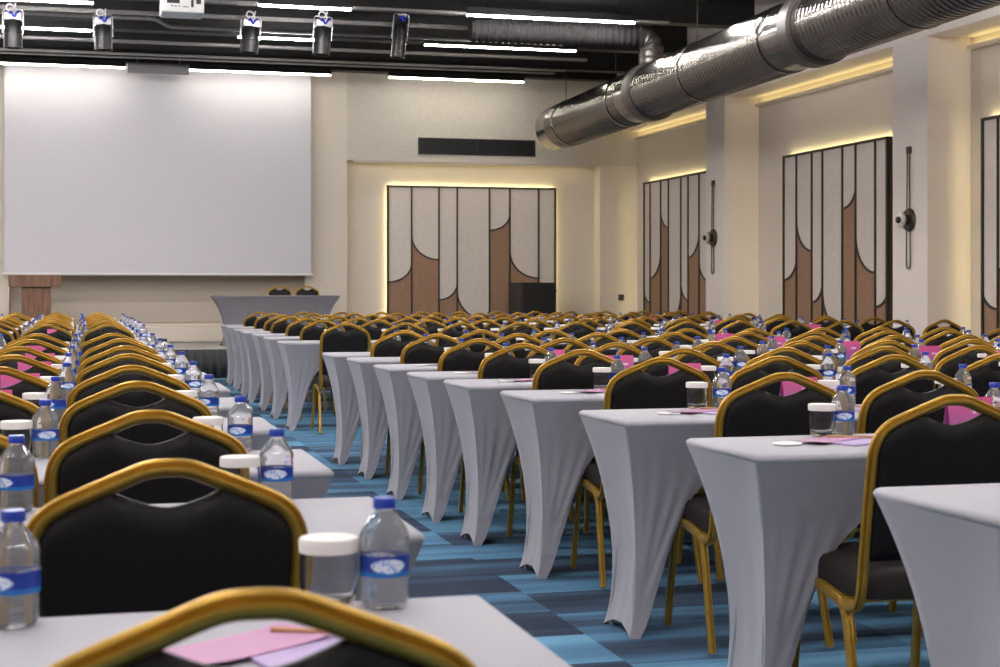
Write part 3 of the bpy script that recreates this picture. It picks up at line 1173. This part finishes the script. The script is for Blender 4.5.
def outline_z(x):
    x = abs(x)
    for (x0, z0), (x1, z1) in zip(OUT, OUT[1:]):
        if x0 <= x <= x1:
            return CH - .013 + z0 + (z1 - z0) * (x - x0) / max(1e-6, x1 - x0)
    return CH - .2


def backrest_mesh():
    bm = new_bm()
    nx, nz = 36, 16
    W = .196
    zb = .495
    F, Bk = [], []
    for i in range(nx + 1):
        c = -1 + 2 * i / nx
        c = math.copysign(1 - (1 - abs(c)) ** 1.25, c)
        x = c * W
        zt = outline_z(x) - .008
        dip = .055 * max(0, math.cos(PI * x / .18)) ** 1.1 if abs(x) < .09 else 0
        zt -= dip
        if abs(c) > .9:
            zt = min(zt, outline_z(.1765))
        rowF, rowB = [], []
        for j in range(nz + 1):
            v = j / nz
            z = zb + (zt - zb) * v
            w = W
            # distance to outline, for the cushion rounding
            ex = min(1, (1 - abs(c)) / .12)
            ez = min(1, min(v, 1 - v) * (zt - zb) / .035)
            e = math.sqrt(max(0, 1 - (1 - ex) ** 2)) * math.sqrt(max(0, 1 - (1 - ez) ** 2))
            th = .004 + .017 * e + .006 * (1 - c * c) * math.sin(PI * v)
            xx = x * (1 - .02 * (1 - v))
            y = lean(z)
            rowF.append(bm.verts.new((xx, y - th, z)))
            rowB.append(bm.verts.new((xx, y + th * 1.3, z)))
        F.append(rowF)
        Bk.append(rowB)
    for G, s in ((F, 1), (Bk, -1)):
        for i in range(nx):
            for j in range(nz):
                bm.faces.new((G[i][j], G[i + 1][j], G[i + 1][j + 1], G[i][j + 1]))
    for i in range(nx):
        bm.faces.new((F[i][0], F[i + 1][0], Bk[i + 1][0], Bk[i][0]))
        bm.faces.new((F[i][nz], F[i + 1][nz], Bk[i + 1][nz], Bk[i][nz]))
    for j in range(nz):
        bm.faces.new((F[0][j], F[0][j + 1], Bk[0][j + 1], Bk[0][j]))
        bm.faces.new((F[nx][j], F[nx][j + 1], Bk[nx][j + 1], Bk[nx][j]))
    return mesh_of('backrest', bm, M['vinyl'], 60)


BACKREST = backrest_mesh()
SY0, SY1 = .125, .560


def seat_mesh():
    bm = new_bm()
    n = 28
    ring_def = [(.92, .385), (.985, .39), (1.0, .405), (1.0, .435), (.985, .455), (.93, .468), (.7, .476), (.35, .480)]
    cy = (SY0 + SY1) / 2
    rings = []
    for sc_, z in ring_def:
        r = []
        for i in range(n):
            a = 2 * PI * i / n
            ca, sa = math.cos(a), math.sin(a)
            x = math.copysign(abs(ca) ** .38, ca) * .190 * sc_
            y = math.copysign(abs(sa) ** .38, sa) * (SY1 - SY0) / 2 * sc_
            x *= 1 - .04 * (y / .2)
            r.append(bm.verts.new((x, cy + y, z)))
        rings.append(r)
    for a, b in zip(rings, rings[1:]):
        for i in range(n):
            bm.faces.new((a[i], a[(i + 1) % n], b[(i + 1) % n], b[i]))
    bm.faces.new(rings[0])
    bm.faces.new(rings[-1])
    return mesh_of('seat', bm, M['seatv'], 50)


SEAT = seat_mesh()
SQ = [(-.0105, -.010), (-.007, -.0155), (-.002, -.0155), (0, -.011), (.002, -.0155), (.007, -.0155), (.0105, -.010), (.0105, .010), (.007, .0155), (.002, .0155), (0, .011), (-.002, .0155), (-.007, .0155), (-.0105, .010)]
SQ = [(b, a) for a, b in SQ]
LEGS = []
for s in (-1, 1):
    bm = new_bm()
    pth = rounded([(s * .192, .36, .388), (s * .194, .215, .370), (s * .205, .105, .012)], .05)
    sweep(bm, pth, SQ, (1, 0, 0))
    LEGS.append(('leg', mesh_of('leg', bm, M['gold'], 40)))
    bm = new_bm()
    pth = rounded([(s * .186, .34, .388), (s * .180, .510, .386), (s * .192, .570, .012)], .05)
    sweep(bm, pth, SQ, (1, 0, 0))
    LEGS.append(('leg', mesh_of('leg', bm, M['gold'], 40)))
bm = new_bm()
sweep(bm, [(-.18, .20, .378), (.18, .20, .378), (.17, .50, .378), (-.17, .50, .378)], [(-.008, -.008), (.008, -.008), (.008, .008), (-.008, .008)], (0, 0, 1), closed=True)
SEATFRAME = mesh_of('seat_frame', bm, M['gold'])
GLIDES = []


def build_chair(far):
    t = thing('banquet_chair', 'gold framed chair', 'chair')
    link('back_frame', BACKFRAME, t)
    link('backrest', BACKREST, t)
    link('seat', SEAT, t)
    for nm, me in LEGS:
        link(nm, me, t)
    if not far:
        link('seat_frame', SEATFRAME, t)
    return t


PROTO = {False: build_chair(False), True: build_chair(True)}
USED = {False: False, True: False}


def chair(x, y, rz, lab, group, far=False, scale=1.0, z=0.0):
    if not USED[far]:
        o = PROTO[far]
        USED[far] = True
    else:
        o = copy_tree(PROTO[far])
    o.location = (x, y, z)
    o.rotation_euler = (0, 0, rz)
    o.scale = (.95 if far else 1, 1, scale)
    tag(o, lab, 'chair', group)
    return o


# ------------------------------------------------------------------ bottle, tumbler, cards, papers
BOT = [(0, .002), (.018, .0), (.028, .001), (.0315, .006), (.033, .016), (.0325, .022), (.0315, .026), (.033, .030), (.0325, .038), (.0315, .042), (.033, .046), (.0325, .052),
       (.0325, .078), (.0335, .083), (.0325, .089), (.0335, .095), (.0325, .103), (.0295, .112), (.0225, .124), (.0155, .134), (.0125, .138), (.0125, .142)]


def bottle_body(bm, mi=0):
    # shoulder slightly fluted
    n = 24
    rings = []
    for r, z in BOT:
        z *= .945
        if r == 0:
            rings.append([bm.verts.new((0, 0, z))])
            continue
        vs = []
        for i in range(n):
            a = 2 * PI * i / n
            k_ = 1
            if .095 < z < .128:
                k_ = 1 + .07 * math.cos(a * 6)
            vs.append(bm.verts.new((r * k_ * math.cos(a), r * k_ * math.sin(a), z)))
        rings.append(vs)
    for a, b in zip(rings, rings[1:]):
        for i in range(n):
            j = (i + 1) % n
            if len(a) == 1:
                f = bm.faces.new((a[0], b[i], b[j]))
            else:
                f = bm.faces.new((a[i], a[j], b[j], b[i]))
            f.material_index = mi
    bm.faces.new(rings[-1]).material_index = mi


CAPP = [(0, .1345), (.0150, .1345), (.0155, .137), (.0155, .147), (.014, .149), (0, .149)]
LABP = [(.0329, .045), (.0338, .045), (.0338, .073), (.0329, .073)]
bm = new_bm(); bottle_body(bm); BODY = mesh_of('bottle_body', bm, M['water'], 50)
bm = new_bm(); lathe(bm, CAPP, 20); CAPM = mesh_of('cap', bm, M['cap'], 40)
bm = new_bm(); lathe(bm, LABP, 28); LABM = mesh_of('label', bm, M['label'], 40)
bm = new_bm(); bottle_body(bm); lathe(bm, CAPP, 14, 1); lathe(bm, LABP, 20, 2)
BOTTLE1 = mesh_of('water_bottle', bm, [M['water'], M['cap'], M['label']], 45)

TUM = [(0, 0), (.026, 0), (.032, .004), (.0375, .018), (.0398, .040), (.0392, .062), (.0375, .084), (.0358, .084), (.0375, .062), (.038, .040), (.0355, .020), (.029, .013), (0, .011)]
LIDP = [(0, .0885), (.0380, .0885), (.0390, .077), (.0405, .077), (.0410, .092), (.039, .096), (0, .0965)]
bm = new_bm(); lathe(bm, TUM, 28); TUMM = mesh_of('tumbler', bm, M['tumbler'], 50)
bm = new_bm(); lathe(bm, LIDP, 28); LIDM = mesh_of('paper_lid', bm, M['lid'], 40)
bm = new_bm(); lathe(bm, TUM, 18, 0); lathe(bm, LIDP, 18, 1)
TUM1 = mesh_of('tumbler', bm, [M['tumbler'], M['lid']], 45)


def bottle(x, y, z, lab, near, rz):
    if near:
        t = thing('water_bottle', lab, 'bottle', (x, y, z), rz, 'water bottles on the tables')
        link('bottle_body', BODY, t); link('cap', CAPM, t); link('label', LABM, t)
    else:
        o = link('water_bottle', BOTTLE1, None, (x, y, z))
        o.rotation_euler = (0, 0, rz)
        tag(o, lab, 'bottle', 'water bottles on the tables')


def tumbler(x, y, z, lab, near):
    if near:
        t = thing('drinking_glass', lab, 'glass', (x, y, z), 0, 'lidded glasses on the tables')
        link('tumbler', TUMM, t); link('paper_lid', LIDM, t)
    else:
        tag(link('drinking_glass', TUM1, None, (x, y, z)), lab, 'glass', 'lidded glasses on the tables')


def tent_mesh():
    bm = new_bm()
    w, h, d, th = .072, .115, .032, .0012
    prof = [(-d, 0), (0, h), (d, 0), (d - .003, 0), (0, h - .006), (-d + .003, 0)]
    for s in (-w, w):
        pass
    a = [bm.verts.new((-w, y, z)) for y, z in prof]
    b = [bm.verts.new((w, y, z)) for y, z in prof]
    for i in range(6):
        bm.faces.new((a[i], a[(i + 1) % 6], b[(i + 1) % 6], b[i]))
    for r in (a, b):
        bm.faces.new((r[0], r[1], r[4], r[5])); bm.faces.new((r[1], r[2], r[3], r[4]))
    return mesh_of('tent_card', bm, M['card'])


TENT = tent_mesh()


def flat_sheet(w, l, th, m_, curl=.004):
    bm = new_bm()
    n = 8
    tp, bt = [], []
    for i in range(n + 1):
        y = -l / 2 + l * i / n
        z = curl * (abs(y) / (l / 2)) ** 3
        tp.append((bm.verts.new((-w / 2, y, z + th)), bm.verts.new((w / 2, y, z + th))))
        bt.append((bm.verts.new((-w / 2, y, z)), bm.verts.new((w / 2, y, z))))
    for i in range(n):
        bm.faces.new((tp[i][0], tp[i][1], tp[i + 1][1], tp[i + 1][0]))
        bm.faces.new((bt[i][0], bt[i][1], bt[i + 1][1], bt[i + 1][0]))
        for s in (0, 1):
            bm.faces.new((tp[i][s], tp[i + 1][s], bt[i + 1][s], bt[i][s]))
    for i in (0, n):
        bm.faces.new((tp[i][0], tp[i][1], bt[i][1], bt[i][0]))
    return mesh_of('sheet', bm, m_, 40)


PINK = flat_sheet(.10, .21, .0012, M['pink'])
LILAC = flat_sheet(.148, .21, .005, M['lilac'], 0)
bm = new_bm(); lathe(bm, [(0, 0), (.038, 0), (.042, .004), (.040, .006), (.034, .003), (0, .003)], 24)
COASTER = mesh_of('coaster', bm, M['white'], 40)
bm = new_bm()
lathe(bm, [(0, -.085), (.0035, -.085), (.0035, .065), (.001, .082), (0, .083)], 8)
bmesh.ops.rotate(bm, verts=bm.verts, cent=(0, 0, 0), matrix=Matrix.Rotation(PI / 2, 3, 'Y'))
bmesh.ops.translate(bm, verts=bm.verts, vec=(0, 0, .0035))
PENCIL = mesh_of('pencil', bm, M['pencil'], 40)


def put(name, me, x, y, z, rz, lab, cat, group):
    o = link(name, me, None, (x, y, z))
    o.rotation_euler = (0, 0, rz)
    tag(o, lab, cat, group)


def visible(x, y, z0, z1, m_=45):
    a, b = proj(x, y, z0), proj(x, y, z1)
    if a[2] < .3:
        return False
    return -m_ < a[0] < 1000 + m_ and b[1] < 667 + m_


# ------------------------------------------------------------------ seating, right of the aisle
RN = [3.11, 4.29, 5.40, 6.55, 7.43, 8.20, 9.08, 10.08, 10.95]
RF = [13.61, 14.90, 15.96, 17.0, 17.95, 19.2, 20.3]
RXN = [at_Y(p, y) for p, y in zip((875, 687, 580, 500.8, 444, 407, 373.7, 346.7, 322.4), RN)]
RXF = [at_Y(p, y) for p, y in zip((277.4, 263, 251.7, 240.5, 234, 227, 220.7), RF)]
XR0 = 1.745
SEAT1, PITCH = 2.13, .50


def rowname(i, n_near, far):
    if not far:
        return 'nearest row' if i == 0 else ORD[i] + ' nearest row'
    return ORD[len(RF) - 1 - i] + ' row from stage'


def rnd(a):
    return random.uniform(-a, a)


def seat_items(x, yfar, i, far, sd, side, dxb, dxg, lvl, dxp=-.07):
    near = (not far) and i < 5
    rn = rowname(i, 9, far)
    sp = ORD[sd] + ' seat from aisle, ' + rn + ', ' + side
    z = TH + .0005
    by = yfar - .055
    bx, gx = x + dxb + rnd(.012), x + dxg + rnd(.012)
    if visible(bx, by, TH, TH + .16):
        bottle(bx, by + rnd(.012), z, 'blue-capped water bottle, ' + sp, near, -.25 + rnd(.7))
    if visible(gx, by, TH, TH + .1):
        tumbler(gx, by + rnd(.012), z, 'glass with white lid, ' + sp, near)
    if lvl:
        if visible(x, yfar - .25, TH, TH):
            put('leaflet', PINK, x + dxp + rnd(.01), yfar - (.22 if dxp < 0 else .27), z + .0055, -1.0 + rnd(.15), 'pink leaflet on notepad, ' + sp, 'leaflet', 'pink leaflets on the tables')
            put('notepad', LILAC, x + dxp + .09 + rnd(.01), yfar - (.25 if dxp < 0 else .29), z, -1.25 + rnd(.15), 'lilac notepad, ' + sp, 'notepad', 'lilac notepads on the tables')
            put('pencil', PENCIL, x + dxp + .11, yfar - (.20 if dxp < 0 else .25), z + .0072, -.5 + rnd(.3), 'tan pencil on notepad, ' + sp, 'pencil', 'pencils on the notepads')
            if dxp < 0:
                put('coaster', COASTER, x - .205 + rnd(.01), yfar - .27, z, 0, 'round white coaster, ' + sp, 'coaster', 'white coasters on the tables')


def run_right(rows, far):
    for i, yf in enumerate(rows):
        rn = rowname(i, 9, far)
        gapn = .30
        for k_ in range(3):
            xr = (RXF if far else RXN)[i]
            x0 = xr + (k_ * 2.0 + .19 if k_ else 0)
            if visible(x0, yf, 0, TH, 20) or visible(x0 + .5, yf, 0, TH, 20):
                table(x0, yf, 'grey stretch-covered table, ' + ORD[k_] + ' from aisle, ' + rn + ', right of aisle', 'covered tables right of the aisle', legs=not far, first=(k_ == 0))
            # tent card on every table, by its second seat
            cx_ = x0 + .80 + rnd(.05)
            if visible(cx_, yf - .1, TH, TH + .13) and ((k_ == 0 and 0 < i < 6) if not far else (k_ == 2 and i % 2 == 0)) or (k_ == 1 and not far and i > 3):
                put('tent_card', TENT, cx_, yf - .16, TH + .0005, rnd(.12), 'magenta folded card, ' + ORD[k_] + ' table from aisle, ' + rn + ', right of aisle', 'card', 'magenta cards on the tables')
        prev = rows[i - 1] if i else yf - 1.2
        gap = (yf - TD) - prev
        y0 = yf - TD - min(.30, max(.2, gap - .09))
        if far and i == 0:
            y0 = 12.70
        for s_ in range(12):
            x = xr + (.435 if (i > 1 or far) else .402) + s_ * PITCH
            if visible(x - .2, y0, 0, CH):
                chair(x + rnd(.02), y0 + rnd(.015), rnd(.03), 'gold-framed black chair, ' + ORD[s_] + ' seat from aisle, ' + rn + ', right of aisle', 'banquet chairs right of the aisle', far)
            seat_items(x, yf, i, far, s_, 'right of aisle', .085, .008, (not far and i < 7 and s_ < 3))


run_right(RN, False)
run_right(RF, True)

# ------------------------------------------------------------------ seating, left of the aisle
LN = [2.16, 3.25, 4.27, 5.40, 6.42, 7.47, 8.43, 9.58, 10.75]
LF = RF
XLE = .585
LOFF = [0, -.012, .016, .028, .05, .068, .075, .08, .08]
LXN = [at_Y(480, 2.16), at_Y(372, 3.25), at_Y(303.6, 4.27), at_Y(262, 5.40)] + [XLE + v for v in LOFF[4:]]


def run_left(rows, far):
    for i, yf in enumerate(rows):
        rn = rowname(i, 9, far)
        off = .155 if far else LOFF[i]
        table((XLE + off if far else LXN[i]) - LEN, yf, 'grey stretch-covered table, ' + rn + ', left of aisle', 'covered tables left of the aisle', legs=not far)
        y0 = yf - TD - .28
        for s_ in range(4):
            x = .148 + (.10 if far else off) - s_ * .465
            if visible(x + .2, y0, 0, CH):
                chair(x + rnd(.012), y0 + rnd(.012), rnd(.025), 'gold-framed black chair, ' + ORD[s_] + ' seat from aisle, ' + rn + ', left of aisle', 'banquet chairs left of the aisle', far)
            seat_items(x, yf, i, far, s_, 'left of aisle', (.258 if s_ == 0 else .228) + (.055 if far else 0), .18 if s_ == 0 else .15, (not far and i < 4 and s_ < 2), .05)
            if s_ == 1 and ((far and i == 0) or (not far and 2 < i < 8)):
                cx_ = x + .05 + rnd(.03)
                if visible(cx_, yf - .1, TH, TH + .13):
                    put('tent_card', TENT, cx_, yf - .16, TH + .0005, rnd(.12), 'magenta folded card, ' + rn + ', left of aisle', 'card', 'magenta cards on the tables')


run_left(LN, False)
run_left(LF, True)

# ------------------------------------------------------------------ head table on the stage
HY = 22.3
hx0, hx1 = at_Y(214, HY), at_Y(340, HY)
HH = z_at(277, 295.5, Y=HY) - STH
hd = thing('head_table', 'grey stretch-covered head table standing on the stage', 'table', ((hx0 + hx1) / 2, HY + .3, STH))
link('stretch_cover', cover_mesh(hx1 - hx0, .6, HH, ix=.16, iy=.12, za=.10, nn=4, endz=.06), hd)
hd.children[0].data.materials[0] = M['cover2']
for s in (-1, 1):
    bm = new_bm()
    sweep(bm, [(s * ((hx1 - hx0) / 2 - .25), 0, HH - .04), (s * ((hx1 - hx0) / 2 - .25), 0, .0)], circ(.015, 10), (0, 1, 0))
    link('leg', mesh_of('leg', bm, M['silver'], 40), hd)
for px, lab in ((279.5, 'gold-framed black chair behind the head table, nearer the screen'), (307, 'gold-framed black chair behind the head table, nearer the wall panel')):
    chair(at_Y(px, 23.45), 23.45, PI, lab, 'chairs behind the head table', False, (z_at(px, 285.5, Y=23.45) - STH) / CH, STH).scale.x = .84

# ------------------------------------------------------------------ world and view
w = bpy.data.worlds.new('world')
sc.world = w
w.use_nodes = True
w.node_tree.nodes['Background'].inputs['Color'].default_value = (.02, .02, .022, 1)
w.node_tree.nodes['Background'].inputs['Strength'].default_value = 1
vs = sc.view_settings
vs.view_transform = 'Standard'
vs.look = 'None'
vs.gamma = 1
vs.use_curve_mapping = False
vs.exposure = 0.0
